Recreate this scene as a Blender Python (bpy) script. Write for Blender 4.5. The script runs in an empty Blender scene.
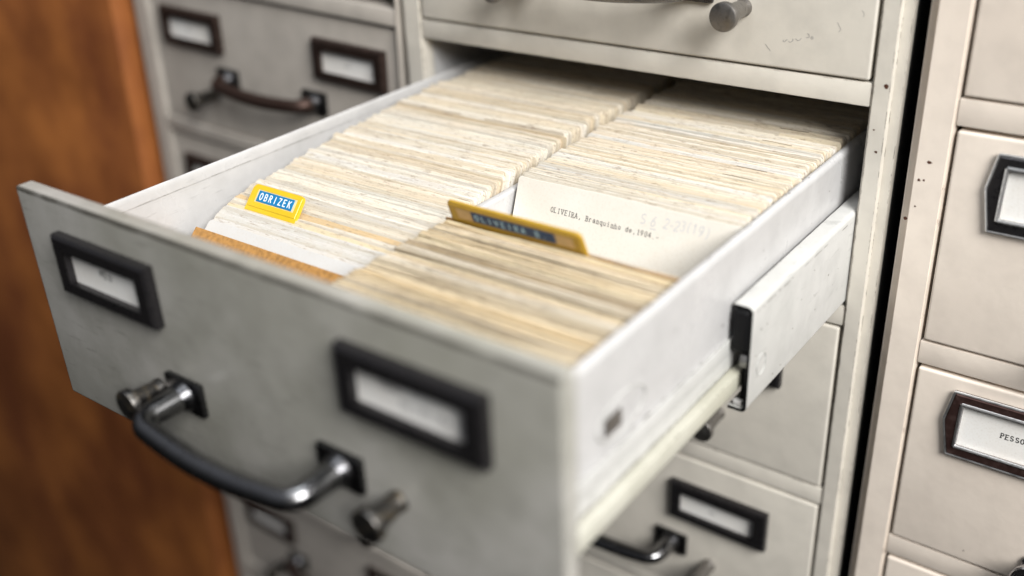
import bpy, bmesh, math, random
from mathutils import Vector, Matrix
random.seed(7)
R = math.radians
scn = bpy.context.scene
COL = scn.collection

# ------------------------------------------------------------------ materials
def new_mat(name):
    m = bpy.data.materials.new(name); m.use_nodes = True
    nt = m.node_tree
    return m, nt, nt.nodes['Principled BSDF']

def node(nt, t, **kw):
    n = nt.nodes.new(t)
    for k, v in kw.items():
        if k in n.inputs.keys() if not hasattr(n, k) else False: n.inputs[k].default_value = v
        elif hasattr(n, k): setattr(n, k, v)
        else: n.inputs[k].default_value = v
    return n

def noise(nt, vec, scale, detail=3, rough=.55):
    n = nt.nodes.new('ShaderNodeTexNoise')
    n.inputs['Scale'].default_value = scale; n.inputs['Detail'].default_value = detail
    n.inputs['Roughness'].default_value = rough
    nt.links.new(vec, n.inputs['Vector'])
    return n.outputs['Fac']

def ramp(nt, fac, stops):
    n = nt.nodes.new('ShaderNodeValToRGB')
    while len(n.color_ramp.elements) < len(stops): n.color_ramp.elements.new(.5)
    for e, (p, c) in zip(n.color_ramp.elements, stops):
        e.position = p; e.color = (c, c, c, 1) if not hasattr(c, '__len__') else (*c, 1)
    nt.links.new(fac, n.inputs['Fac'])
    return n.outputs['Color']

def mix(nt, fac, a, b, mode='MIX'):
    n = nt.nodes.new('ShaderNodeMix'); n.data_type = 'RGBA'; n.blend_type = mode
    for i, v in ((0, fac), (6, a), (7, b)):
        if isinstance(v, (int, float)): n.inputs[i].default_value = v
        elif isinstance(v, tuple): n.inputs[i].default_value = (*v, 1)
        else: nt.links.new(v, n.inputs[i])
    return n.outputs[2]

def mapping(nt, vec, scale):
    n = nt.nodes.new('ShaderNodeMapping'); n.inputs['Scale'].default_value = scale
    nt.links.new(vec, n.inputs['Vector']); return n.outputs['Vector']

def math_n(nt, op, a, b=0):
    n = nt.nodes.new('ShaderNodeMath'); n.operation = op
    for i, v in ((0, a), (1, b)):
        if isinstance(v, (int, float)): n.inputs[i].default_value = v
        else: nt.links.new(v, n.inputs[i])
    return n.outputs[0]

def bump(nt, h, bsdf, strength=.2, dist=.0005):
    n = nt.nodes.new('ShaderNodeBump'); n.inputs['Strength'].default_value = strength
    n.inputs['Distance'].default_value = dist
    nt.links.new(h, n.inputs['Height']); nt.links.new(n.outputs['Normal'], bsdf.inputs['Normal'])

def enamel(name, base, base2, rough=.38, wear=.5, wear_r=.0011, wearcol=(.035, .022, .015), spots=.0, lip=None, grime=0.):
    m, nt, b = new_mat(name)
    geo = nt.nodes.new('ShaderNodeNewGeometry'); P = geo.outputs['Position']
    big = noise(nt, P, 9, 4); mid = noise(nt, P, 55, 4)
    c = mix(nt, ramp(nt, big, [(.3, 0.), (.7, 1.)]), base, base2)
    c = mix(nt, ramp(nt, mid, [(.42, 0.), (.75, .5)]), c, tuple(x*.80 for x in base2))
    # fine scratches / grime smears
    scr = noise(nt, mapping(nt, P, (60, 60, 420)), 1.0, 5, .7)
    c = mix(nt, ramp(nt, scr, [(.66-.07*grime, 0.), (.78-.05*grime, .35+.2*grime)]), c, tuple(x*.6 for x in base2))
    # rust specks
    if spots:
        v = nt.nodes.new('ShaderNodeTexVoronoi'); v.inputs['Scale'].default_value = 48
        nt.links.new(P, v.inputs['Vector'])
        sz = ramp(nt, noise(nt, P, 14, 2), [(.55, 0.), (.75, .14*spots)])
        f = math_n(nt, 'LESS_THAN', v.outputs['Distance'], sz)
        c = mix(nt, f, c, (.05, .02, .01))
    if wear:
        bv = nt.nodes.new('ShaderNodeBevel'); bv.samples = 4; bv.inputs['Radius'].default_value = wear_r
        d = nt.nodes.new('ShaderNodeVectorMath'); d.operation = 'DOT_PRODUCT'
        nt.links.new(bv.outputs['Normal'], d.inputs[0]); nt.links.new(geo.outputs['True Normal'], d.inputs[1])
        e = ramp(nt, d.outputs['Value'], [(.80, 1.), (.945, 0.)])
        n1 = ramp(nt, noise(nt, P, 95, 5, .7), [(.62-.22*wear, 0.), (.70-.2*wear, 1.)])
        k = math_n(nt, 'MULTIPLY', e, n1)
        c = mix(nt, k, c, wearcol)
    if lip is not None:                                # paint rubbed through along the top front edge
        sp = nt.nodes.new('ShaderNodeSeparateXYZ'); nt.links.new(P, sp.inputs[0])
        zz = math_n(nt, 'ADD', sp.outputs['Z'], math_n(nt, 'MULTIPLY', math_n(nt, 'SUBTRACT', noise(nt, P, 60, 4), .5), .0022))
        a = math_n(nt, 'GREATER_THAN', zz, -.0021); y = math_n(nt, 'LESS_THAN', sp.outputs['Y'], lip+.0010)
        brk = ramp(nt, noise(nt, P, 38, 3), [(.25, .25), (.5, .9)])
        c = mix(nt, math_n(nt, 'MULTIPLY', math_n(nt, 'MULTIPLY', a, y), brk), c, wearcol)
    nt.links.new(c, b.inputs['Base Color'])
    b.inputs['Roughness'].default_value = rough
    nt.links.new(ramp(nt, mid, [(.3, rough-.06), (.8, rough+.15)]), b.inputs['Roughness'])
    b.inputs['Specular IOR Level'].default_value = .45
    h = noise(nt, P, 210, 3)
    bump(nt, h, b, .10 if lip is not None else .2, .0005)
    return m

def metal(name, col, rough=.25, metallic=1., grime=.5, gcol=(.03, .025, .02)):
    m, nt, b = new_mat(name)
    geo = nt.nodes.new('ShaderNodeNewGeometry'); P = geo.outputs['Position']
    n = noise(nt, P, 260, 5, .7)
    k = ramp(nt, n, [(.5, 0.), (.68, grime)])
    nt.links.new(mix(nt, k, col, gcol), b.inputs['Base Color'])
    b.inputs['Metallic'].default_value = metallic
    nt.links.new(ramp(nt, n, [(.35, rough), (.75, min(1, rough+.3))]), b.inputs['Roughness'])
    bump(nt, noise(nt, P, 700, 3), b, .12, .0002)
    return m

def plain(name, col, rough=.6, var=.12, scale=200, metallic=0.):
    m, nt, b = new_mat(name)
    geo = nt.nodes.new('ShaderNodeNewGeometry')
    n = noise(nt, geo.outputs['Position'], scale, 4)
    nt.links.new(mix(nt, ramp(nt, n, [(.35, 0.), (.7, 1.)]), col, tuple(x*(1-var) for x in col)), b.inputs['Base Color'])
    b.inputs['Roughness'].default_value = rough; b.inputs['Metallic'].default_value = metallic
    bump(nt, n, b, .1, .0003)
    return m

def card_mat():
    m, nt, b = new_mat('old_card')
    geo = nt.nodes.new('ShaderNodeNewGeometry'); P = geo.outputs['Position']
    at = nt.nodes.new('ShaderNodeAttribute'); at.attribute_name = 'tint'
    c = at.outputs['Color']
    # paper edge fibres, running along the card edge
    f1 = noise(nt, mapping(nt, P, (420, 2200, 900)), 1., 6, .8)
    c = mix(nt, ramp(nt, f1, [(.50, 0.), (.74, .42)]), c, (.46, .36, .25))
    f2 = noise(nt, mapping(nt, P, (130, 1300, 500)), 1., 5, .75)
    c = mix(nt, ramp(nt, f2, [(.555, 0.), (.62, .62)]), c, (.30, .23, .17))
    f3 = noise(nt, P, 40, 4)
    c = mix(nt, ramp(nt, f3, [(.45, 0.), (.75, .22)]), c, (.66, .54, .38))
    nt.links.new(c, b.inputs['Base Color'])
    b.inputs['Roughness'].default_value = .85; b.inputs['Specular IOR Level'].default_value = .15
    bump(nt, f1, b, .35, .0006)
    return m

def paper_mat(name, col, mott=.1):
    m, nt, b = new_mat(name)
    geo = nt.nodes.new('ShaderNodeNewGeometry'); P = geo.outputs['Position']
    c = mix(nt, ramp(nt, noise(nt, P, 35, 5), [(.35, 0.), (.75, 1.)]), col, tuple(x*(1-mott*(1+i*.6)) for i, x in enumerate(col)))
    c = mix(nt, ramp(nt, noise(nt, P, 900, 3), [(.5, 0.), (.8, .25)]), c, (.5, .42, .32))
    nt.links.new(c, b.inputs['Base Color'])
    b.inputs['Roughness'].default_value = .8; b.inputs['Specular IOR Level'].default_value = .2
    bump(nt, noise(nt, P, 600, 3), b, .15, .0002)
    return m

def wood_mat():
    m, nt, b = new_mat('varnished_wood')
    geo = nt.nodes.new('ShaderNodeNewGeometry'); P = geo.outputs['Position']
    P2 = mapping(nt, P, (5, 5, 3.2))
    n1 = noise(nt, P2, 1.9, 5, .6)
    c = mix(nt, ramp(nt, n1, [(.36, 0.), (.62, 1.)]), (.20, .062, .022), (.41, .145, .038))
    c = mix(nt, ramp(nt, noise(nt, P, 11, 3), [(.40, 0.), (.70, .55)]), c, (.12, .035, .010))
    c = mix(nt, ramp(nt, noise(nt, mapping(nt, P, (90, 90, 9)), 1, 4), [(.5, 0.), (.8, .18)]), c, (.1, .03, .01))
    nt.links.new(c, b.inputs['Base Color'])
    b.inputs['Roughness'].default_value = .42
    return m

M = dict(
    beige=enamel('grey_beige_enamel', (.68, .64, .565), (.60, .565, .50), spots=.8, wear=.6),
    warm=enamel('warm_beige_enamel', (.82, .735, .64), (.77, .68, .59), rough=.42, spots=1., wear=.15, wearcol=(.12, .07, .05)),
    front=enamel('worn_grey_enamel', (.47, .455, .43), (.27, .265, .225), grime=1., lip=-.2778, wear=1.0, wear_r=.0016, rough=.36, wearcol=(.06, .055, .045)),
    left=enamel('dull_grey_enamel', (.50, .46, .41), (.41, .375, .335), wear=.3),
    inner=enamel('white_blue_enamel', (.54, .535, .535), (.465, .46, .455), grime=.8, wear=.75, wear_r=.001, rough=.3, spots=.7, wearcol=(.16, .15, .13)),
    slide=enamel('slide_enamel', (.56, .555, .54), (.46, .46, .44), grime=1., wear=.7, wear_r=.001, rough=.45, wearcol=(.12, .11, .09)),
    cream=enamel('slide_lip_enamel', (.52, .51, .45), (.42, .41, .33), wear=.4, rough=.5),
    holder=metal('black_holder', (.05, .047, .05), .22, .8, .35),
    bronze=metal('brown_holder', (.075, .04, .035), .35, .7, .5, (.16, .10, .09)),
    edge=metal('holder_chrome', (.80, .80, .80), .3, 1., .35),
    chrome=metal('chrome', (.46, .46, .48), .16, 1., .35),
    dark=metal('dark_chrome', (.22, .22, .225), .09, 1., .5),
    knob=metal('pewter_knob', (.30, .285, .27), .36, 1., .4),
    umber=metal('umber_holder', (.05, .032, .026), .35, .7, .3, (.10, .06, .05)),
    plate=metal('mount_plate', (.09, .09, .095), .18, 1., .4),
    dkknob=metal('dark_knob', (.13, .125, .12), .3, 1., .5, (.3, .22, .10)),
    rusty=metal('rusty_bar', (.055, .032, .025), .35, .7, .5),
    black=plain('black_plastic', (.006, .006, .0065), .5),
    card=card_mat(),
    paper=paper_mat('label_paper', (.86, .855, .83), .05),
    white=paper_mat('white_card_paper', (.58, .577, .565), .05),
    cream_paper=paper_mat('cream_card_paper', (.73, .705, .645), .05),
    kraft=plain('fibre_board', (.46, .235, .065), .8, .4, 420),
    yellow=plain('yellow_plastic', (.72, .49, .02), .32, .08, 90),
    amber=plain('amber_plastic', (.50, .31, .03), .3, .15, 90),
    window=plain('tab_window', (.80, .66, .36), .4, .15),
    buff=plain('buff_window', (.62, .42, .19), .4, .2),
    blue=plain('blue_tape', (.010, .19, .42), .3, .1),
    navy=plain('navy_tape', (.008, .045, .13), .3, .2),
    tapewhite=plain('embossed_white', (.85, .90, .95), .5),
    tapedim=plain('embossed_pale', (.45, .70, .85), .5),
    ink=plain('typewriter_ink', (.03, .028, .028), .7),
    fade=plain('faded_ink', (.28, .27, .27), .8),
    worn=plain('worn_paint', (.17, .15, .13), .6, .5, 900),
    rust=plain('rust_spots', (.09, .030, .014), .8, .5, 900),
    pencil=plain('pencil_lead', (.50, .51, .54), .7),
    wood=wood_mat(),
    void=plain('dark_steel_gap_shade', (.03, .03, .03), .7),  # near-black steel; on cabinet sides the tone is painted shade
)

M['black'].node_tree.nodes['Principled BSDF'].inputs['Specular IOR Level'].default_value = .15
# ------------------------------------------------------------------ mesh helpers
def link(name, bm, mat, parent=None, loc=None, smooth=False, normals=True):
    if normals: bmesh.ops.recalc_face_normals(bm, faces=bm.faces)
    me = bpy.data.meshes.new(name); bm.to_mesh(me); bm.free()
    if smooth:
        for p in me.polygons: p.use_smooth = True
        try: me.set_sharp_from_angle(angle=R(38))
        except Exception: pass
    me.materials.append(M[mat])
    o = bpy.data.objects.new(name, me); COL.objects.link(o)
    if parent: o.parent = parent
    if loc: o.location = loc
    return o

def empty(name, loc=(0, 0, 0)):
    o = bpy.data.objects.new(name, None); COL.objects.link(o); o.location = loc
    o.empty_display_size = .02
    return o

def tag(o, label=None, cat=None, group=None, kind=None):
    if label: o['label'] = label
    if cat: o['category'] = cat
    if group: o['group'] = group
    if kind: o['kind'] = kind
    return o

def box(bm, x0, x1, y0, y1, z0, z1, bev=0, seg=2):
    r = bmesh.ops.create_cube(bm, size=1)
    vs = r['verts']
    for v in vs:
        v.co = Vector((x0+(v.co.x+.5)*(x1-x0), y0+(v.co.y+.5)*(y1-y0), z0+(v.co.z+.5)*(z1-z0)))
    if bev:
        es = list({e for v in vs for e in v.link_edges})
        bmesh.ops.bevel(bm, geom=es, offset=bev, segments=seg, affect='EDGES', profile=.6)
    return vs

def cyl(bm, a, b, r0, r1=None, seg=28, cap=True):
    a = Vector(a); b = Vector(b); r1 = r0 if r1 is None else r1
    d = (b-a).normalized(); q = d.to_track_quat('Z', 'Y')
    ra = [bm.verts.new(a+q@Vector((r0*math.cos(t), r0*math.sin(t), 0))) for t in [i*2*math.pi/seg for i in range(seg)]]
    rb = [bm.verts.new(b+q@Vector((r1*math.cos(t), r1*math.sin(t), 0))) for t in [i*2*math.pi/seg for i in range(seg)]]
    for i in range(seg): bm.faces.new((ra[i], ra[(i+1) % seg], rb[(i+1) % seg], rb[i]))
    if cap: bm.faces.new(ra[::-1]); bm.faces.new(rb)

def lathe(bm, c, axis, prof, seg=32):
    """prof: list of (distance along axis, radius)"""
    c = Vector(c); q = Vector(axis).normalized().to_track_quat('Z', 'Y'); rings = []
    for h, r in prof:
        rings.append([bm.verts.new(c+q@Vector((r*math.cos(i*2*math.pi/seg), r*math.sin(i*2*math.pi/seg), h))) for i in range(seg)])
    for A, B in zip(rings, rings[1:]):
        for i in range(seg): bm.faces.new((A[i], A[(i+1) % seg], B[(i+1) % seg], B[i]))
    bm.faces.new(rings[0][::-1]); bm.faces.new(rings[-1])

def sweep(bm, pts, radii, seg=18, flat=1.):
    """tube along pts; radii per point; flat squeezes it in Y"""
    rings = []
    n = len(pts)
    for i, p in enumerate(pts):
        p = Vector(p); t = (Vector(pts[min(i+1, n-1)])-Vector(pts[max(i-1, 0)])).normalized()
        up = Vector((0, 0, 1)); s = t.cross(up).normalized()
        rings.append([bm.verts.new(p+(up*math.sin(a)+s*math.cos(a)*flat)*radii[i]) for a in [k*2*math.pi/seg for k in range(seg)]])
    for A, B in zip(rings, rings[1:]):
        for i in range(seg): bm.faces.new((A[i], A[(i+1) % seg], B[(i+1) % seg], B[i]))
    bm.faces.new(rings[0][::-1]); bm.faces.new(rings[-1])

def frame_ring(bm, outer, inner, y_back, y_out, y_in, lip=.0010):
    """raised frame between an outer and an inner outline (same count) in the XZ plane; out = -Y"""
    def ringat(pts, y): return [bm.verts.new((x, y, z)) for x, z in pts]
    n = len(outer)
    cx = sum(p[0] for p in outer)/n; cz = sum(p[1] for p in outer)/n
    def shrink(pts, d):
        out = []
        for x, z in pts:
            vx, vz = x-cx, z-cz
            out.append((x-math.copysign(d, vx) if abs(vx) > 1e-5 else x, z-math.copysign(d, vz) if abs(vz) > 1e-4 else z))
        return out
    levels = [ringat(outer, y_back), ringat(outer, y_out+lip), ringat(shrink(outer, lip), y_out),
              ringat(shrink(inner, -lip), y_out), ringat(inner, y_out+lip), ringat(inner, y_in)]
    for A, B in zip(levels, levels[1:]):
        for i in range(n): bm.faces.new((A[i], A[(i+1) % n], B[(i+1) % n], B[i]))

# ------------------------------------------------------------------ stroke lettering
def arc(cx, cy, rx, ry, a0, a1, n=8):
    return [(cx+rx*math.cos(R(a0+(a1-a0)*i/n)), cy+ry*math.sin(R(a0+(a1-a0)*i/n))) for i in range(n+1)]
O_ = arc(.3, .5, .27, .5, 0, 360, 16)
G = {
 'O': [O_], '0': [arc(.3, .5, .23, .5, 0, 360, 16)],
 'B': [[(.08, 0), (.08, 1), (.32, 1)]+arc(.32, .76, .2, .24, 90, -90, 6)+[(.08, .52)], [(.32, .52)]+arc(.34, .26, .22, .26, 90, -90, 6)+[(.08, 0)]],
 'R': [[(.08, 0), (.08, 1), (.32, 1)]+arc(.32, .76, .2, .24, 90, -90, 6)+[(.08, .52)], [(.28, .52), (.55, 0)]],
 'P': [[(.08, 0), (.08, 1), (.32, 1)]+arc(.32, .74, .22, .26, 90, -90, 6)+[(.08, .48)]],
 'I': [[(.3, 0), (.3, 1)]], 'Z': [[(.06, 1), (.54, 1), (.06, 0), (.54, 0)]],
 'E': [[(.54, 1), (.08, 1), (.08, 0), (.54, 0)], [(.08, .52), (.44, .52)]],
 'K': [[(.08, 0), (.08, 1)], [(.54, 1), (.08, .45)], [(.22, .6), (.56, 0)]],
 'L': [[(.1, 1), (.1, 0), (.54, 0)]], 'V': [[(.02, 1), (.3, 0), (.58, 1)]],
 'A': [[(.02, 0), (.3, 1), (.58, 0)], [(.13, .36), (.47, .36)]],
 'S': [arc(.3, .75, .22, .25, 30, 270, 9)+arc(.3, .25, .24, .25, 90, -150, 9)],
 'M': [[(.04, 0), (.04, 1), (.3, .4), (.56, 1), (.56, 0)]], 'U': [[(.07, 1), (.07, .28)]+arc(.3, .26, .23, .26, 180, 360, 8)+[(.53, 1)]],
 'N': [[(.06, 0), (.06, 1), (.54, 0), (.54, 1)]], 'G': [arc(.3, .5, .26, .5, 50, 350, 12)+[(.56, .42), (.36, .42)]],
 'r': [[(.14, 0), (.14, .65)], [(.14, .42)]+arc(.36, .4, .2, .25, 160, 60, 4)],
 'a': [arc(.28, .46, .2, .2, 150, 0, 6)+[(.48, .08), (.56, 0)], arc(.26, .2, .2, .2, 30, 330, 9)],
 'n': [[(.1, 0), (.1, .65)], [(.1, .4)]+arc(.3, .42, .2, .24, 160, 0, 6)+[(.5, 0)]],
 'q': [arc(.28, .33, .22, .32, 0, 360, 12), [(.5, .65), (.5, -.3)]],
 'u': [[(.1, .65), (.1, .22)]+arc(.3, .22, .2, .22, 180, 360, 6)+[(.5, .65)], [(.5, .2), (.5, 0)]],
 'i': [[(.16, .65), (.3, .65), (.3, 0)], [(.3, .85), (.3, .93)]],
 'h': [[(.1, 0), (.1, 1)], [(.1, .4)]+arc(.3, .42, .2, .24, 160, 0, 6)+[(.5, 0)]],
 'o': [arc(.3, .33, .24, .33, 0, 360, 12)],
 'd': [arc(.28, .33, .22, .32, 0, 360, 12), [(.5, 1), (.5, 0)]],
 'e': [[(.08, .34), (.52, .34)]+arc(.3, .33, .22, .32, 0, 310, 10)],
 ',': [[(.3, .1), (.32, -.02), (.22, -.2)]], '.': [[(.28, .0), (.32, .06)]], '-': [[(.14, .36), (.46, .36)]], '_': [[(.0, -.1), (.6, -.1)]],
 '1': [[(.16, .8), (.32, 1), (.32, 0)]], '9': [arc(.3, .7, .22, .3, 0, 360, 12), [(.52, .7), (.46, .25), (.2, 0)]],
 '4': [[(.42, 0), (.42, 1), (.06, .3), (.56, .3)]], '2': [arc(.3, .74, .23, .26, 160, -30, 7)+[(.06, 0), (.56, 0)]],
 '3': [arc(.28, .76, .21, .24, 140, -90, 7), arc(.28, .26, .24, .26, 90, -140, 7)],
 '6': [[(.46, 1), (.16, .6)]+arc(.3, .28, .22, .28, 150, 510, 12)], '5': [[(.5, 1), (.14, 1), (.12, .58)]+arc(.28, .3, .24, .3, 110, -140, 7)],
 '(': [arc(.55, .5, .3, .65, 120, 240, 6)], ')': [arc(.05, .5, .3, .65, 60, -60, 6)], ' ': [],
}
SERIF = {'L': [(.1, 1), (.1, 0)], 'I': [(.3, 1), (.3, 0)], 'V': [(.05, 1), (.55, 1)], 'E': [(.08, 1), (.08, 0)], 'R': [(.08, 0), (.52, 0), (.08, 1)],
         'A': [(.05, 0), (.55, 0)], 'B': [(.08, 0), (.08, 1)], 'r': [(.14, 0)], 'n': [(.1, 0), (.5, 0)], 'h': [(.1, 0), (.5, 0)], 'i': [(.3, 0)],
         'P': [(.08, 0)], '1': [(.32, 0)], 'q': [(.5, -.3)]}
def lettering(bm, text, origin, xdir, ydir, h, pitch, w, serif=False, jit=0., slant=0., rnd=None):
    rnd = rnd or random.Random(len(text))
    o = Vector(origin); X = Vector(xdir).normalized(); Y = Vector(ydir).normalized(); N = X.cross(Y)
    k = 0
    for i, ch in enumerate(text):
        jx, jy = rnd.uniform(-jit, jit)*h, rnd.uniform(-jit, jit)*h
        strokes = [list(s) for s in G[ch]]
        if serif:
            for (sx, sy) in SERIF.get(ch, []): strokes.append([(sx-.12, sy), (sx+.12, sy)])
        for s in strokes:
            ps = [o+X*(i*pitch+(x+slant*y)*h+jx)+Y*(y*h+jy) for x, y in s]
            for a, b in zip(ps, ps[1:]):
                d = (b-a)
                if d.length < 1e-7: continue
                d.normalize(); sd = N.cross(d)*w/2; e = d*w*.4; off = N*(k % 9)*.000004; k += 1
                bm.faces.new([bm.verts.new(p+off) for p in (a-e-sd, b+e-sd, b+e+sd, a-e+sd)])

# ------------------------------------------------------------------ drawer furniture (local frame: x right, z up from the drawer's top left corner, -y towards the viewer)
def holder_mesh(x0, x1, z0, z1, border=.0066, depth=.0054):
    bm = bmesh.new()
    out = [(x0, z1), (x1, z1), (x1, z0), (x0, z0)]
    inn = [(x0+border, z1-border*.85), (x1-border, z1-border*.85), (x1-border, z0+border*.8), (x0+border, z0+border*.8)]
    frame_ring(bm, out, inn, -.0002, -depth, -.0008, .0013)
    for x in (x0-.0001, x1+.0001):          # small rivets in the frame ends
        pass
    return bm, inn

def handle_mesh(xa, xb, z, reach=.028, r=.0046):
    bm = bmesh.new(); pts = []; rad = []
    n = 40
    rc_ = .0085; L_ = xb-xa                             # straight legs, short bends, nearly straight bar that swells towards the middle
    path = [(0, 0), (0, reach*.3), (0, reach-rc_)]
    path += [(rc_-rc_*math.cos(R(a)), reach-rc_+rc_*math.sin(R(a))) for a in range(12, 91, 13)]
    path += [(rc_+(L_-2*rc_)*k/14, reach+.0022*math.sin(math.pi*k/14)) for k in range(1, 14)]
    path += [(L_-p[0], p[1]) for p in path[8::-1]]
    for px, py in path:
        u = abs(2*px/L_-1)
        pts.append((xa+px, -py, z-.0022*(1-u**2)*(py/reach))); rad.append(r*(1.28-.28*min(1, py/reach)**2+.10*(1-u**2)))
    # square legs
    full = [(xa, 0, z)]+pts[1:-1]+[(xb, 0, z)]
    sweep(bm, full, rad, 18, 1.0)
    return bm

def mount_mesh(xc, z, w=.0235, h=.0165):
    bm = bmesh.new()
    box(bm, xc-w/2, xc+w/2, -.0032, -.0001, z-h/2, z+h/2, .0011, 2)
    lathe(bm, (xc, -.003, z), (0, -1, 0), [(0, .0075), (.0015, .0072), (.004, .0058), (.007, .0052)], 24)
    return bm

def knob_mesh(x, z, reach=.0190, r=.0074):
    bm = bmesh.new()
    lathe(bm, (x, 0, z), (0, -1, 0), [(0, .0046), (.0015, .0046), (.003, .0040), (.005, .0043), (reach-.0075, .0050), (reach-.0045, .0056), (reach-.0040, r*.97), (reach-.0012, r), (reach-.0004, r*.96), (reach, r*.84)], 32)
    return bm

def typed(name, text, x, z, h, pitch, parent, mat='ink', y=-.00108, w=None, loc=None):
    bm = bmesh.new()
    lettering(bm, text, (x, y, z), (1, 0, 0), (0, 0, 1), h, pitch, w or h*.14, True, .05)
    return link(name, bm, mat, parent, loc, normals=False)

def furnish(parent, W, texts=('', ''), hold_z=(-.0445, -.0155), hx=(.0285, .0275), hmat='holder', handle='dark', mount='plate', kz=-.080, hz=-.0755, loc=None, nested=True, reach=.028, knobm='knob', kreach=.019):
    """label holders, pull, knobs of one drawer"""
    w = .0675
    for k, (x0, x1) in enumerate(((hx[0], hx[0]+w), (W-hx[1]-w, W-hx[1]))):
        bm, inn = holder_mesh(x0, x1, hold_z[0], hold_z[1])
        hd = link('label_holder', bm, hmat, parent, loc, True)
        bm = bmesh.new(); box(bm, inn[0][0]-.001, inn[1][0]+.001, -.0010, -.0003, inn[2][1]-.001, inn[0][1]+.001)
        p2 = hd if nested else parent
        l2 = None if nested else loc
        link('label_card', bm, 'paper', p2, l2)
        if texts[k]:
            t, tx, tz, th, tp, tm = texts[k]
            typed('typed_text', t, inn[0][0]+tx, inn[0][1]-tz, th, tp, p2, tm, loc=l2)
    xa, xb = W/2-.047, W/2+.047
    link('handle', handle_mesh(xa, xb, hz, reach), handle, parent, loc, True)
    for x in (xa, xb): link('handle_mount', mount_mesh(x, hz), mount, parent, loc, True)
    for x in (W/2-.0680, W/2+.0750): link('rod_knob', knob_mesh(x, kz, kreach), knobm, parent, loc, True)

# ------------------------------------------------------------------ cabinets
GAPZ = .0012
SEEN = {
 ('mid', -1): 'closed drawer above the open one, its pull at the photo top edge',
 ('mid', 1): 'closed drawer just under the open one, mostly hidden by its slide channel',
 ('mid', 2): 'closed drawer at the bottom with a black label holder, under the open one',
 ('left', 0): 'closed dull grey drawer at upper left with two brown label holders and rusty pull',
 ('left', 1): 'closed grey drawer, only its upper left corner showing above the open drawer',
 ('left', 4): 'closed grey drawer seen under the open drawer\'s handle, beside the wood',
 ('left', 5): 'lowest closed grey drawer glimpsed below the open drawer, beside the wood',
 ('right', -1): 'warm beige drawer at the top right corner, no label holder in view',
 ('right', 0): 'warm beige drawer at right with black eared holder around a blank label',
 ('right', 1): 'warm beige drawer at right whose brown eared holder shows a label typed PESSOA',
 ('right', 2): 'warm beige drawer in the bottom right corner, only its top edge showing',
}
def cabinet(name, mat, label, x0, x1, ox0, ox1, rails, ztop, zbot, depth, drawer_rows, W=None, skip=(), lean=0., pivot=None, recess=0., special=None, stile_bev=.0048, gap_t=.0017, gap_b=.0012, key=''):
    """x0..x1 body, ox0..ox1 opening; rails: (top offset at row 0, bottom offset, pitch)"""
    root = empty(name, ((x0+x1)/2, 0, zbot))
    tag(root, label, 'cabinet')
    off = Vector((-(x0+x1)/2, 0, -zbot))
    zt, zb, p = rails
    def L(nm, bm, m, par=root, **k):
        return link(nm, bm, m, par, off if par == root else None, **k)
    bm = bmesh.new()
    def stile(a, b):
        vs = box(bm, a, b, 0, .010, zbot, ztop)
        es = [e for e in {e for v in vs for e in v.link_edges} if abs(e.verts[0].co.z-e.verts[1].co.z) > .1 and e.verts[0].co.y < .001]
        return es
    for a, b, out in ((x0, ox0, 0), (ox1, x1, 1)):
        es = stile(a, b)
        outer = [e for e in es if abs(e.verts[0].co.x-(a if out == 0 else b)) < 1e-6]
        inner = [e for e in es if e not in outer]
        bmesh.ops.bevel(bm, geom=outer, offset=min(stile_bev, (b-a)*.4), segments=4, affect='EDGES')
        bmesh.ops.bevel(bm, geom=[e for e in inner if e.is_valid], offset=min(.0012, (b-a)*.3), segments=2, affect='EDGES')
    L('stiles', bm, mat, smooth=True)
    rows = [r for r in range(-12, 40) if zt-p*r < ztop-.004 and zb-p*r > zbot+.02]
    for r in rows:
        bm = bmesh.new(); box(bm, ox0+.0002, ox1-.0002, .0006, .020, zb-p*r, zt-p*r, .0009, 2)
        L('rail', bm, mat, smooth=True)
    # shell
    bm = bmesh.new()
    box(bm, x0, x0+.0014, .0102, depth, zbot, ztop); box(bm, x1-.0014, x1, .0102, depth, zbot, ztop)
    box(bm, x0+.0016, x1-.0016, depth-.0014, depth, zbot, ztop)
    L('side_panels', bm, 'void')  # near-black colour paints the shade of the gaps between cabinets
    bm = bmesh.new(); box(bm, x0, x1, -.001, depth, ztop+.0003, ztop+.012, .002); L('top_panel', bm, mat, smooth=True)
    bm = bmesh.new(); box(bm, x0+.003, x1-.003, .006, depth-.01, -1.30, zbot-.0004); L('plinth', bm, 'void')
    rows2 = [r for r in drawer_rows if r not in skip]
    for r in rows2:
        z1 = zb-p*r-gap_t; z0 = zt-p*(r+1)+gap_b
        z1 = min(z1, ztop-.003)
        bm = bmesh.new()
        a, b = ox0+.0016, ox1-.0016
        box(bm, a, b, recess, recess+.012, z0, z1, .0014, 3)
        box(bm, a+.008, b-.008, recess+.0125, depth*.9, z0+.012, z1-.02)
        org = Vector(((a+b)/2, recess, z0)); bmesh.ops.translate(bm, verts=bm.verts, vec=-org)
        d = link('drawer', bm, mat, root, org+off, True)
        if (key, r) in SEEN: tag(d, SEEN[(key, r)])
        special(d, r, a, b, z1, Vector((a, recess, z1))-org)
    # a dark sheet behind each rail line closes the gaps like the real carcass does
    if lean:
        pv = Vector(pivot)
        Mr = Matrix.Translation(pv) @ Matrix.Rotation(lean, 4, 'Y') @ Matrix.Translation(-pv)
        root.matrix_world = Mr @ Matrix.Translation(root.location)
    return root

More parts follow.
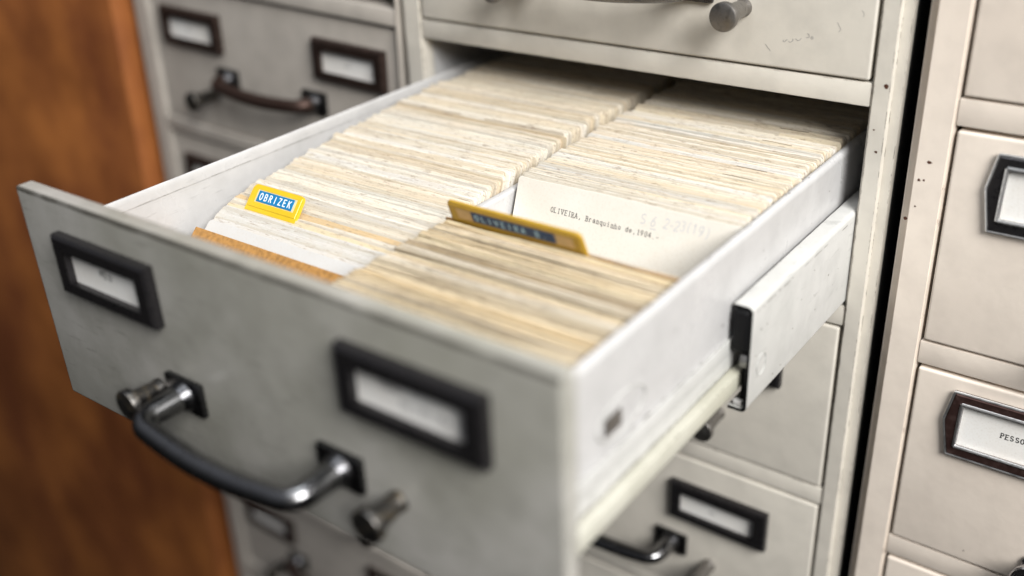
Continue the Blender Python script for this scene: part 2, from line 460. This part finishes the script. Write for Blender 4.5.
def std_drawer(hm, hd, mt, topoff=0., kn='knob', texts=None, hx=(.0225, .0290), hz=-.0710, reach=.025):
    def f(d, r, a, b, z1, loc):
        t = (texts or {}).get(r, ('', ''))
        furnish(d, b-a, t, hmat=hm, handle=hd, mount=mt, loc=loc, nested=True, knobm=kn,
                hold_z=(-.0445-topoff, -.0155-topoff), hx=hx, hz=hz, reach=reach, kreach=.0245)
    return f

mid = cabinet('card_cabinet', 'beige', 'grey-beige metal card cabinet with the one drawer pulled out',
    -.0122, .3078, .0060, .2940, (.0166, .0047, .1233), .262, -.74, .46, range(-2, 6), skip=(0,), key='mid',
    special=std_drawer('holder', 'dark', 'plate', .003, texts={2: ('', ('MEU', .021, .0120, .0016, .0014, 'fade'))}))
bm = bmesh.new()
box(bm, .0044, .0058, .0102, .30, -.1060, .0040)
link('opening_liner', bm, 'inner', mid, Vector((-(-.0122+.3078)/2, 0, .74)))
bm = bmesh.new(); box(bm, .2942, .2956, .0102, .30, -.1060, .0040)
link('opening_liner', bm, 'inner', mid, Vector((-(-.0122+.3078)/2, 0, .74)))
rs = random.Random(5)
up = [o for o in mid.children if o.get('label', '').startswith('closed drawer above')][0]
bm = bmesh.new()
def scratch(x, z, n, st, w, turn):
    a = rs.uniform(0, 6.28); p = Vector((x, -.00008, z)); k = 0
    for i in range(n):
        q = p+Vector((math.cos(a), 0, math.sin(a)*.6))*st
        d = (q-p).normalized(); sd = Vector((-d.z, 0, d.x))*w/2; o2 = Vector((0, -k*.000003, 0)); k += 1
        bm.faces.new([bm.verts.new(v+o2) for v in (p-sd, q-sd, q+sd, p+sd)]); p = q; a += rs.uniform(-turn, turn)
for (x, z) in ((.2478, .0325), (.2520, .0335), (.2565, .0345), (.2590, .0350), (.2620, .0358)): scratch(x, z, 9, .0006, .00022, 1.3)
scratch(.2410, .0262, 10, .0006, .00022, .5); scratch(.2740, .0440, 8, .0010, .00018, .4); scratch(.2860, .0480, 5, .0011, .0002, .4)
link('scratches', bm, 'fade', up, -(up.location-Vector((-(-.0122+.3078)/2, 0, .74))), normals=False)
left = cabinet('card_cabinet', 'left', 'dull grey metal card cabinet between the wood panel and the open drawer\'s cabinet',
    -.3025, -.0150, -.2820, -.0175, (.0244, .0135, .1233), .042, -.728, .46, range(0, 6),
    lean=R(2.0), pivot=(-.15, 0, -.02), recess=.004, key='left', gap_t=.003, gap_b=.001,
    special=std_drawer('umber', 'rusty', 'plate', .0, 'dkknob', hx=(.0140, .0115), hz=-.0640, reach=.017,  texts={0: (('ARA', .020, .0115, .0016, .0015, 'fade'), ('REIS', .022, .0115, .0016, .0015, 'fade'))}))

# right cabinet: eared label holders and a single round knob per drawer
def eared(d, r, a, b, z1, loc):
    Wd = b-a
    x0 = .0205; x1 = Wd-.0205; zt_, zb_ = -.0070, -.0455; zm = -.0265
    x0, x1 = .0205, .0205+.112
    out = [(x0, zt_), (x1, zt_), (x1+.0032, zm+.002), (x1-.0005, zb_), (x0+.0005, zb_), (x0-.0032, zm+.002)]
    ib = .0058
    inn = [(x0+.0045, zt_-ib), (x1-.0045, zt_-ib), (x1-.0042, zm), (x1-.0040, zb_+ib*1.1), (x0+.0040, zb_+ib*1.1), (x0+.0042, zm)]
    bm = bmesh.new(); frame_ring(bm, out, inn, -.0002, -.0032, -.0006, .0011)
    link('label_holder', bm, 'bronze' if r == 1 else 'holder', d, loc, True)
    bm = bmesh.new()                                   # bright rolled rims, outside and inside
    for ring, s in ((out, .0008), (inn, .0010)):
        n = len(ring)
        for i in range(n):
            p, q = ring[i], ring[(i+1) % n]
            cyl(bm, (p[0], -.0022 if s == .0008 else -.0030, p[1]), (q[0], -.0022 if s == .0008 else -.0030, q[1]), s, seg=8)
    link('holder_rim', bm, 'edge', d, loc, True)
    bm = bmesh.new(); box(bm, x0+.003, x1-.003, -.0009, -.0003, zb_+.004, zt_-.004); link('label_card', bm, 'paper', d, loc)
    if r == 1: typed('typed_text', 'PESSOA', .3818-a, -.1568-z1, .0028, .00245, d, 'ink', y=-.00098, w=.00048, loc=loc)
    bm = bmesh.new()
    lathe(bm, (.4110-a, 0, -.0985), (0, -1, 0), [(0, .0062), (.002, .0062), (.004, .0040), (.010, .0042), (.0125, .0082), (.0155, .0090), (.0165, .0084), (.0166, .0076), (.0150, .0070)], 40)
    link('pull_knob', bm, 'chrome', d, loc, True)
right = cabinet('card_cabinet', 'warm', 'warm beige metal cabinet on the right with eared label holders',
    .3152, .6429, .3349, .6232, (.0157, .0024, .1301), .27, -.65, .46, range(-2, 5), key='right', special=eared, gap_b=.0012, gap_t=.0022)

def specks(root, x0, x1, zbot, pts, seed):
    rc = random.Random(seed); bm = bmesh.new()
    for x, z, r_ in pts:
        a0 = rc.uniform(0, 3)
        bm.faces.new([bm.verts.new((x-(x0+x1)/2+r_*rc.uniform(.6, 1.3)*math.cos(a0+a), -.00008, z-zbot+r_*rc.uniform(.6, 1.2)*math.sin(a0+a))) for a in [q*math.pi/4 for q in range(8)]])
    link('rust_specks', bm, 'rust', root, normals=False)
specks(right, .3152, .6429, -.65, [(0.3262, -0.0175, 0.0011), (0.3225, -0.0273, 0.0008), (0.3249, -0.0270, 0.0006), (0.3225, -0.0411, 0.0005), (0.3186, -0.0484, 0.001)], 4)
specks(mid, -.0122, .3078, -.74, [(0.3013, 0.0165, 0.0012), (0.3001, -0.0170, 0.0008), (0.2978, -0.0060, 0.0005)], 5)

# ------------------------------------------------------------------ wooden panel at the left
bm = bmesh.new()
box(bm, -1.35, -.3085, -.014, .008, -1.30, .42, .002, 2)
wp = link('wooden_cabinet', bm, 'wood', smooth=True)
bm = bmesh.new(); box(bm, -1.34, -.3125, .0083, .42, -1.30, .42)
link('carcass', bm, 'wood', wp)
pv = Vector((-.307, 0, 0)); wp.matrix_world = Matrix.Translation(pv) @ Matrix.Rotation(R(2.6), 4, 'Y') @ Matrix.Translation(-pv)
tag(wp, 'varnished orange-brown wooden cabinet front at the left edge', 'cabinet')

# ------------------------------------------------------------------ the open drawer
D = .2778; H = .1115; W = .300
dr = empty('card_drawer', (.15, -D, -H))  # pulled-out drawer of the middle cabinet, kept as its own object
tag(dr, 'open card drawer with worn grey front, packed with two columns of index cards', 'drawer')
OFF = Vector((-.15, D, H))
def DP(nm, bm, m, par=dr, **k): return link(nm, bm, m, par, OFF if par == dr else None, **k)
bm = bmesh.new(); box(bm, 0, W, -D, -D+.0085, -H, 0, .0012, 3)
box(bm, .0125, W-.0125, -D+.0086, -D+.0100, -H+.013, -.006, .0006)
fp = DP('front_panel', bm, 'front', smooth=True)
furn = empty('tmp'); bpy.data.objects.remove(furn)
furnish(dr, W, (('MEU', .021, .0100, .0034, .0030, 'ink'), ('OBR-', .012, .0078, .0034, .0032, 'fade')), loc=Vector((-.15, 0, H)), nested=True, hx=(.0285, .0280), knobm='dkknob')
for o in [o for o in dr.children if o.name.startswith('label_holder')][-1:]:
    typed('typed_text', 'OLIVEIRA', W-.028-.0675+.028, -.0348, .0030, .0029, o, 'fade')

def wall(bm, xo, s, z1, wd=.0058):
    """pressed steel side: thin web, rolled top; s=+1 when the drawer's inside lies at larger x"""
    t = .0012; x2 = xo+s*t
    box(bm, min(xo, x2), max(xo, x2), -D+.0102, .17, -.0915, z1-.003)
    # rolled top edge
    n = 12; prof = []
    for i in range(n+1):
        a = math.pi*i/n
        prof.append((xo+s*(wd/2-wd/2*math.cos(a)), z1-.003+.003*math.sin(a)))
    prof.append((xo+s*wd, z1-.0065)); prof.append((xo+s*(wd-.001), z1-.0065)); prof.append((xo+s*(wd-.001), z1-.0032)); prof.append((xo+s*t, z1-.0032))
    A = [bm.verts.new((x, -D+.0101, z)) for x, z in prof]; B = [bm.verts.new((x, .17, z)) for x, z in prof]
    m = len(prof)
    for i in range(m): bm.faces.new((A[i], A[(i+1) % m], B[(i+1) % m], B[i]))
    bm.faces.new(A); bm.faces.new(B[::-1])
bm = bmesh.new(); wall(bm, .0135, 1, -.0185, .0018); DP('side_wall', bm, 'inner', smooth=True)
bm = bmesh.new(); wall(bm, .2825, -1, -.0222, .0046); sw = DP('side_wall', bm, 'inner', smooth=True)
bm = bmesh.new(); box(bm, .0148, .2812, -D+.0102, .17, -.0955, -.0943); box(bm, .0148, .2812, .1702, .1714, -.0943, -.03); DP('drawer_bottom', bm, 'inner')
# lengthways divider: folded sheet with a rounded top
bm = bmesh.new()
box(bm, .1478, .1522, -D+.0102, .16, -.0941, -.0318, .0016, 3); DP('centre_divider', bm, 'inner', smooth=True)
# drawer member of the slide, both sides
for s, xo in ((1, .2826), (-1, .0134)):
    bm = bmesh.new()
    a = lambda u: xo+s*u
    def bx(u0, u1, z0, z1, bev=.0004): box(bm, min(a(u0), a(u1)), max(a(u0), a(u1)), -D+.0105, .12, z0, z1, bev, 2)
    bx(.0001, .0012, -.0775, -.0693)
    bx(.0001, .0004, -.0862, -.0777, .0001)
    DP('slide_member', bm, 'slide', smooth=True)
    bm = bmesh.new()
    box(bm, min(a(.0001), a(.0054 if s > 0 else .0040)), max(a(.0001), a(.0054 if s > 0 else .0040)), -D+.0105, .12, -.0955, -.0866, .0009, 2)
    DP('slide_lip', bm, 'cream', smooth=True)
# telescopic channel (C section)
for s, xo in ((1, .2935), (-1, .0065)):
    y0, y1 = -.1215, .16
    zt_, zb_ = -.0508, -.1050
    bm = bmesh.new(); w = .0090 if s == 1 else .0045; t = .0013
    def pr(u): return xo-s*u
    n = 5; r = .0026
    prof = [(w, zt_), (r, zt_)]+[(r-r*math.sin(R(90*i/n)), zt_-r+r*math.cos(R(90*i/n))) for i in range(1, n+1)]
    prof += [(0, zb_+r)]+[(r-r*math.cos(R(90*i/n)), zb_+r-r*math.sin(R(90*i/n))) for i in range(1, n+1)]+[(w, zb_)]
    prof += [(w, zb_+t), (r, zb_+t), (t, zb_+r), (t, zt_-r), (r, zt_-t), (w, zt_-t)]
    A = [bm.verts.new((pr(u), y0, z)) for u, z in prof]; B = [bm.verts.new((pr(u), y1, z)) for u, z in prof]
    m = len(prof)
    for i in range(m): bm.faces.new((A[i], A[(i+1) % m], B[(i+1) % m], B[i]))
    bm.faces.new(A); bm.faces.new(B[::-1])
    ch = DP('slide_channel', bm, 'slide', smooth=True)
    if s == 1:
        bm = bmesh.new()                                # paint worn off round the channel mouth and along its folded edge
        A = [bm.verts.new((pr(u)+.00015, y0-.0004, z)) for u, z in prof]; B = [bm.verts.new((pr(u)+.00015, y0-.00005, z)) for u, z in prof]
        for i in range(m): bm.faces.new((A[i], A[(i+1) % m], B[(i+1) % m], B[i]))
        bm.faces.new(A); bm.faces.new(B[::-1])
        link('worn_rim', bm, 'black', ch)
        bm = bmesh.new(); rc = random.Random(3); yy = y0+.004
        while yy < -.01:
            ln = rc.uniform(.002, .011); zz = -.0548+rc.uniform(-.0003, .0003); hh = rc.uniform(.00015, .0005)
            if rc.random() < .72: bm.faces.new([bm.verts.new(v) for v in ((.29356, yy, zz), (.29356, yy+ln, zz+.0001), (.29356, yy+ln*.9, zz+hh), (.29356, yy+ln*.2, zz+hh*1.2))])
            yy += ln+rc.uniform(.0004, .003)
        for k in range(14):
            yy = rc.uniform(y0+.004, -.01); zz = rc.uniform(-.102, -.06); r_ = rc.uniform(.00025, .0007)
            bm.faces.new([bm.verts.new((.29356, yy+r_*rc.uniform(.6, 1.4)*math.cos(a), zz+r_*rc.uniform(.5, 1.1)*math.sin(a))) for a in [q*math.pi/4 for q in range(8)]])
        link('worn_crease', bm, 'worn', ch, normals=False)
        bm = bmesh.new()                                # rubber stop and roller inside the channel mouth
        box(bm, .2850, .2921, y0-.0016, y0+.012, -.0735, -.0528, .0016, 3)
        box(bm, .2884, .2918, y0+.004, y0+.016, -.1025, -.0850, .001, 2)
        link('rubber_stop', bm, 'black', ch, smooth=True)
        bm = bmesh.new(); cyl(bm, (.2884, y0+.006, -.0800), (.2918, y0+.006, -.0800), .0052, seg=28)
        link('roller', bm, 'dark', ch, smooth=True)
        bm = bmesh.new(); box(bm, .2862, .2905, y0+.0010, y0+.004, -.1034, -.1008, .0006); link('clip', bm, 'white', ch)
        bm = bmesh.new()                                # pressed ring on the channel
        for i in range(40):
            a0, a1 = i*2*math.pi/40, (i+1)*2*math.pi/40; rr = .0048
            cyl(bm, (.2936, -.108+rr*math.cos(a0), -.0855+rr*1.15*math.sin(a0)), (.2936, -.108+rr*math.cos(a1), -.0855+rr*1.15*math.sin(a1)), .00028, seg=6, cap=False)
        link('pressed_ring', bm, 'slide', ch, smooth=True)
bm = bmesh.new(); rc = random.Random(9)
for (xx, yy, r_) in ((.2806, -.0590, .0011), (.2804, -.0620, .0006), (.2808, -.0360, .0007), (.2803, -.0420, .0004), (.2807, -.1010, .0006), (.2804, -.1400, .0008), (.2806, -.1890, .0009)):
    bm.faces.new([bm.verts.new((xx+r_*.45*rc.uniform(.6, 1.2)*math.cos(a), yy+r_*rc.uniform(.6, 1.3)*math.sin(a), -.02206)) for a in [q*math.pi/5 for q in range(10)]])
rc = random.Random(12)
for k in range(46):
    yy = rc.uniform(-.262, -.01); zz = rc.uniform(-.066, -.030) if k % 2 else rc.gauss(-.0688, .0006); r_ = rc.uniform(.0002, .0007)
    L_ = rc.uniform(1, 6) if k % 2 == 0 else rc.uniform(.8, 2)
    bm.faces.new([bm.verts.new((.28262, yy+r_*L_*rc.uniform(.7, 1.2)*math.cos(a), zz+r_*.6*rc.uniform(.6, 1.2)*math.sin(a))) for a in [q*math.pi/5 for q in range(10)]])
link('paint_chips', bm, 'worn', sw, normals=False)
# oval pressing with a grey latch plate near the front of the right side
bm = bmesh.new()
yc, zc = -.2130, -.0560
for i in range(48):
    a0, a1 = i*2*math.pi/48, (i+1)*2*math.pi/48; ra, rb = .0175, .0085
    cyl(bm, (.2827, yc+ra*math.cos(a0), zc+rb*math.sin(a0)), (.2827, yc+ra*math.cos(a1), zc+rb*math.sin(a1)), .0005, seg=8, cap=False)
link('pressed_oval', bm, 'slide', sw, smooth=True)
bm = bmesh.new(); box(bm, .2828, .2834, yc-.0125, yc-.001, zc-.0045, zc+.0035, .0004, 2)
link('latch_plate', bm, 'knob', sw, smooth=True)

# ------------------------------------------------------------------ cards
FLOOR = -.0940
CW = .1224; CH = .0748
CREAM = [(.84, .80, .72), (.83, .78, .69), (.81, .76, .67), (.86, .83, .77), (.87, .85, .81), (.80, .73, .62), (.84, .79, .71), (.82, .78, .70)]
TAN = [(.89, .80, .63), (.88, .78, .59), (.90, .83, .68), (.91, .86, .74), (.86, .75, .56), (.89, .81, .65)]
PALE = [(.86, .84, .80), (.84, .82, .77), (.84, .80, .73), (.87, .86, .84), (.85, .82, .76)]
def card_geo(bm, lay, w, h, t, tint, rnd, M4, marks=None, corner=.0016, bow=.0):
    """one card: bottom centre at the origin, +z up, thickness in y; slightly uneven top edge"""
    nx = 22; xs = [-w/2, -w/2+corner*.35, -w/2+corner]+[-w/2+corner+(w-2*corner)*i/nx for i in range(1, nx)]+[w/2-corner, w/2-corner*.35, w/2]
    ph = rnd.uniform(0, 6.28); am = rnd.uniform(.00005, .00040); f = rnd.uniform(25, 90)
    bw = rnd.uniform(-1, 1)*.0006+bow
    rows = []
    for x in xs:
        z = h+am*math.sin(f*x+ph)+rnd.uniform(-.00020, .00016)
        e = w/2-abs(x)
        if e < corner: z -= corner-math.sqrt(max(0, corner**2-(corner-e)**2))
        y = bw*(1-(2*x/w)**2)
        rows.append([bm.verts.new(M4@Vector((x, y+s*t/2, zz))) for s, zz in ((-1, 0), (-1, z-.0002), (-.4, z), (.4, z), (1, z-.0002), (1, 0))])
    for i, (A, B) in enumerate(zip(rows, rows[1:])):
        for k in range(6):
            fc = bm.faces.new((A[k], B[k], B[(k+1) % 6], A[(k+1) % 6]))
            c = tint
            if marks and k in (1, 2, 3) and marks[0] <= i <= marks[1]: c = (.03, .028, .03)
            for l in fc.loops: l[lay] = (*c, 1)
    for A in (rows[0][::-1], rows[-1]):
        fc = bm.faces.new(A)
        for l in fc.loops: l[lay] = (*tint, 1)

def lerp(tab, y):
    for (a, va), (b, vb) in zip(tab, tab[1:]):
        if y <= b: return va+(vb-va)*(y-a)/(b-a) if y >= a else va
    return tab[-1][1]

def column(xc, y0, y1, leans, palettes, seed, pitch=.00075, CH=CH):
    """top-edge positions from y0 to y1 -> list of card specs, front to back"""
    rnd = random.Random(seed); out = []; y = y0; hoff = 0; xoff = 0; pal = palettes[0][1]; base = rnd.choice(pal); run = 0
    while y < y1:
        for ys, pp in palettes:
            if y >= ys: pal = pp
        if run <= 0:
            base = rnd.choice(pal); run = rnd.randint(1, 7)
            hoff = rnd.gauss(0, .00040); xoff = rnd.gauss(0, .0006)
            if rnd.random() < .10: hoff += .0009
        run -= 1
        h = CH+hoff+rnd.gauss(0, .00026)
        if rnd.random() < .04: h += rnd.uniform(.0003, .0009)
        if rnd.random() < .03: h -= rnd.uniform(.0005, .0014)
        th = R(lerp(leans, y))+rnd.gauss(0, .004)
        t = pitch*rnd.uniform(.50, .90)
        k = rnd.uniform(.88, 1.05); own = rnd.choice(pal)
        tint = tuple(min(.90, (c*.55+d*.45)*k) for c, d in zip(base, own))
        out.append(dict(x=xc+xoff+rnd.gauss(0, .0004), yt=y, th=th, h=h, t=t, tint=tint, rz=rnd.gauss(0, .0018), seed=rnd.random()))
        y += pitch*rnd.uniform(.85, 1.15)/max(.5, math.cos(th))
    return out

def place(s):
    yb = s['yt']-s['h']*math.sin(s['th'])
    lift = s['t']/2*abs(math.sin(s['th']))
    return Matrix.Translation((s['x'], yb, FLOOR+lift+.0001)) @ Matrix.Rotation(s['rz'], 4, 'Z') @ Matrix.Rotation(-s['th'], 4, 'X')

def one_card(s, name='index_card', mat='card', w=CW, corner=.0016, bow=0.):
    bm = bmesh.new(); lay = bm.loops.layers.color.new('tint')
    card_geo(bm, lay, w, s['h'], s['t'], s['tint'], random.Random(s['seed']), Matrix.Identity(4), s.get('marks'), corner, bow)
    o = link(name, bm, mat); o.matrix_world = place(s)
    return o

XR, XL = .2159, .0856
LEAN_L = [(-.20, 45), (-.18, 41), (-.127, 30), (-.10, 25), (-.06, 18), (-.02, 10), (.05, 5), (.2, 3)]
LEAN_R = [(-.11, 20), (-.05, 14), (0, 9), (.05, 6), (.2, 3)]
LEAN_F = [(-.27, -25), (-.21, -24), (-.155, -22)]
colL = column(XL, -.1798, .125, LEAN_L, [(-.3, PALE), (-.145, CREAM+PALE), (-.06, CREAM)], 11)
colR = column(XR, -.0980, .125, LEAN_R, [(-.3, CREAM+PALE), (-.02, CREAM+PALE)], 23, CH=.0738)
colF = column(XR+.0008, -.2630, -.1568, LEAN_F, [(-.3, TAN+CREAM[:3]), (-.21, TAN+CREAM)], 37, CH=.0745)
colF = [s for s in colF if abs(s['yt']+.1598) > .0011]
for s in colL[3:7]: s['tint'] = (.80, .70, .55)
nF = len(colF); rest_budget = 292-nF
nR = int(rest_budget*.42); nL = rest_budget-nR
# ink ticks at the right end of some cards far back in the right column
for k in (58, 74, 96, 120, 131, 150):
    if k < len(colR): colR[k]['marks'] = (18, 20); colR[k]['h'] += .0006
for s in colF:
    tag(one_card(s), 'tan-edged index card packed in the front bundle, before the amber OLIVEIRA tab', 'index card', 'cards of the front right bundle')
for s in colR[:nR]:
    tag(one_card(s), 'cream index card close behind the typed OLIVEIRA card in the right column', 'index card', 'cards behind the typed card')
for s in colL[:nL]:
    lab = ('pale index card leaning back before the yellow OBRIZEK tab in the left column', 'cards before the yellow tab') if s['yt'] < -.1815 else \
          ('cream index card leaning back behind the yellow OBRIZEK tab in the left column', 'cards behind the yellow tab')
    tag(one_card(s), lab[0], 'index card', lab[1])
bm = bmesh.new(); lay = bm.loops.layers.color.new('tint')
for s in colR[nR:]+colL[nL:]:
    card_geo(bm, lay, CW, s['h'], s['t'], s['tint'], random.Random(s['seed']), place(s), s.get('marks'))
tag(link('index_cards', bm, 'card'), 'mass of cream index cards filling the rear of both columns under the cabinet', 'index cards', kind='stuff')

# the typed card that shows its face
ty = dict(x=XR, yt=-.1005, th=R(20), h=CH-.0006, t=.0004, tint=(.84, .79, .70), rz=0, seed=.5)
tc = one_card(ty, 'index_card', 'cream_paper', corner=.0012, bow=0.)
for v in tc.data.vertices: pass
tag(tc, 'cream index card showing its typed face, OLIVEIRA, at the gap in the right column', 'index card')
FY = -ty['t']/2-.0009
# the bow was random: flatten so that the lettering sits right on the face
for v in tc.data.vertices:
    s = 1 if v.index % 6 in (3, 4, 5) else -1
    v.co.y = s*ty['t']/2*(1 if v.index % 6 in (0, 1, 4, 5) else .4)
bm = bmesh.new()
lettering(bm, 'OLIVEIRA, Branquinho de,1904.-', (-.0392, -ty['t']/2-.00004, .0600), (1, 0, -.012), (.012, 0, 1), .0024, .00205, .00030, True, .05)
link('typed_text', bm, 'ink', tc, normals=False)
bm = bmesh.new()
lettering(bm, 'S 6 2-23(19)', (.0105, -ty['t']/2-.00004, .0648), (1, 0, .03), (-.03, 0, 1), .0046, .0030, .00036, False, .12, .15)
lettering(bm, '_', (.0165, -ty['t']/2-.00004, .0640), (1, 0, .03), (-.03, 0, 1), .0046, .0033, .00042)
link('pencil_note', bm, 'pencil', tc, normals=False)

# first white card of the left column, face showing
for k in range(-4, 5):
    sk = dict(x=XL+random.uniform(-.0006, .0006), yt=-.1879+.00145*k, th=R(44.4-.6*k), h=CH+random.uniform(-.0007, .0007), t=.0005, tint=random.choice([(.78, .77, .74), (.75, .73, .69), (.80, .79, .77)]), rz=random.uniform(-.004, .004), seed=5.3+k)
    tag(one_card(sk, 'index_card', 'card'), 'white index card of the thin fan between the front white card and the yellow tab', 'index card', 'fan of white cards at the front of the left column')
s0 = dict(x=XL+.0005, yt=-.1952, th=R(46.4), h=CH-.0002, t=.0004, tint=(.9, .88, .85), rz=0, seed=.3)
tag(one_card(s0, 'index_card', 'white'), 'white blank index card lying back against the brown board, first of the left column', 'index card')
# fibre follower board in front of the left column
bm = bmesh.new()
box(bm, -.0618, .0618, -.0010, .0010, 0, .0715, .0005, 2)
fb = link('follower_board', bm, 'kraft')
th = R(47); fb.matrix_world = Matrix.Translation((XL, -.2040-.0705*math.sin(th), FLOOR+.0012)) @ Matrix.Rotation(-th, 4, 'X')
tag(fb, 'brown fibre board at the front of the left column', 'board')

# ------------------------------------------------------------------ guide cards with plastic tabs
def tab_outline(x0, x1, z0, z1, r=.0026, slope=.0):
    pts = [(x0, z0), (x1, z0)]
    pts += [(x1-slope-r+r*math.cos(R(a)), z1-r+r*math.sin(R(a))) for a in range(0, 91, 15)]
    pts += [(x0+slope+r+r*math.cos(R(a)), z1-r+r*math.sin(R(a))) for a in range(90, 181, 15)]
    return pts
def prism(bm, pts, y0, y1, bev=.0):
    A = [bm.verts.new((x, y0, z)) for x, z in pts]; B = [bm.verts.new((x, y1, z)) for x, z in pts]; n = len(pts)
    f = bm.faces.new(A); bm.faces.new(B[::-1])
    for i in range(n): bm.faces.new((A[i], B[i], B[(i+1) % n], A[(i+1) % n]))
    if bev: bmesh.ops.bevel(bm, geom=list(f.edges), offset=bev, segments=2, affect='EDGES')
def guide(s, label, x0, x1, hgt, tabm, winm, tapem, letm, text, tx, tz, tl, th_, lh, lp, win):
    g = one_card(s, 'divider_card', 'card'); tag(g, label, 'divider card')
    z = s['h']
    bm = bmesh.new(); prism(bm, tab_outline(x0, x1, z-.0018, z+hgt, .0024, .0006), -.0007, .0007, .0003)
    tb = link('tab', bm, tabm, g, smooth=True)
    wx0, wx1, wz0, wz1 = win
    bm = bmesh.new()                                   # raised rim round the window
    frame_ring(bm, [(x0+.0014, z+hgt-.0014), (x1-.0014, z+hgt-.0014), (x1-.0014, z+.0008), (x0+.0014, z+.0008)],
               [(wx0, wz1), (wx1, wz1), (wx1, wz0), (wx0, wz0)], -.0006, -.0010, -.0006, .0002)
    link('tab_rim', bm, tabm, tb, smooth=True)
    bm = bmesh.new(); box(bm, wx0-.0001, wx1+.0001, -.00085, -.0006, wz0-.0001, wz1+.0001); link('tab_window', bm, winm, tb)
    bm = bmesh.new(); box(bm, tx, tx+tl, -.00115, -.00087, tz, tz+th_, .0001, 1); link('embossed_tape', bm, tapem, tb)
    bm = bmesh.new()
    lettering(bm, text, (tx+.0018, -.00120, tz+(th_-lh)/2), (1, 0, 0), (0, 0, 1), lh, lp, lh*.17)
    link('embossed_letters', bm, letm, tb, normals=False)
    return g
s1 = dict(x=XL, yt=-.1815, th=R(41.5), h=CH+.0004, t=.0006, tint=(.84, .78, .66), rz=0, seed=.21)
z = s1['h']
guide(s1, 'guide card with bright yellow tab reading OBRIZEK in the left column', -.0480, -.0100, .0130, 'yellow', 'window', 'blue', 'tapewhite',
      'OBRIZEK', -.0417, z+.0040, .0262, .0060, .0034, .00345, (-.0430, -.0138, z+.0034, z+.0106))
s2 = dict(x=XR, yt=-.1598, th=R(-22), h=CH+.0002, t=.0006, tint=(.74, .58, .38), rz=0, seed=.61)
z = s2['h']
guide(s2, 'guide card with long amber tab reading OLIVEIRA B. in the right column', -.0562, .0178, .0120, 'amber', 'buff', 'navy', 'tapedim',
      'OLIVEIRA B.', -.0424, z+.0028, .0455, .0060, .0032, .0037, (-.0514, .0128, z+.0022, z+.0092))

# ------------------------------------------------------------------ camera
cam = bpy.data.cameras.new('camera'); co = bpy.data.objects.new('camera', cam); COL.objects.link(co)
cm = Matrix(((0.8048884470703837, -0.24686046251000676, 0.5396429373409533, .45095),
             (0.5920775321368681, 0.39533898185477356, -0.7022473106853077, -.49664),
             (-0.039984793501308326, 0.8847412059327726, 0.46436431259656585, .17091), (0, 0, 0, 1)))
co.matrix_world = cm
cam.lens = 36.75; cam.sensor_width = 36; cam.clip_start = .01; cam.clip_end = 50
cam.dof.use_dof = True; cam.dof.focus_distance = .53; cam.dof.aperture_fstop = 2.7; cam.dof.aperture_blades = 0
scn.camera = co

# ------------------------------------------------------------------ light: a large window to the right, a weak added overhead fill, dim ambient
def area(name, loc, target, sx, sy, power, col):
    l = bpy.data.lights.new(name, 'AREA'); l.shape = 'RECTANGLE'; l.size = sx; l.size_y = sy; l.energy = power; l.color = col
    o = bpy.data.objects.new(name, l); COL.objects.link(o); o.location = loc
    o.rotation_euler = (Vector(target)-Vector(loc)).to_track_quat('-Z', 'Y').to_euler()
    return o
area('window_light', (1.65, -.85, 1.15), (.2, -.1, -.1), 1.0, 1.0, 80, (1.0, .985, .96))
area('overhead_fill', (.2, -.35, 1.9), (.1, -.15, -.1), 1.1, .9, 15, (.93, .97, 1.0))  # added soft fill from above, not an actual lamp of the room
w = bpy.data.worlds.new('World'); scn.world = w; w.use_nodes = True
nt = w.node_tree; bg = nt.nodes['Background']; bg.inputs[1].default_value = 1.
tc_ = nt.nodes.new('ShaderNodeTexCoord'); sp = nt.nodes.new('ShaderNodeSeparateXYZ')
nt.links.new(tc_.outputs['Generated'], sp.inputs[0])
nt.links.new(ramp(nt, math_n(nt, 'ADD', math_n(nt, 'MULTIPLY', sp.outputs['Z'], .5), .5), [(.35, (.012, .011, .010)), (.60, (.055, .057, .062)), (.9, (.30, .31, .34))]), bg.inputs[0])
vs = scn.view_settings; vs.view_transform = 'Standard'; vs.look = 'None'; vs.exposure = 0; vs.gamma = 1; vs.use_curve_mapping = False
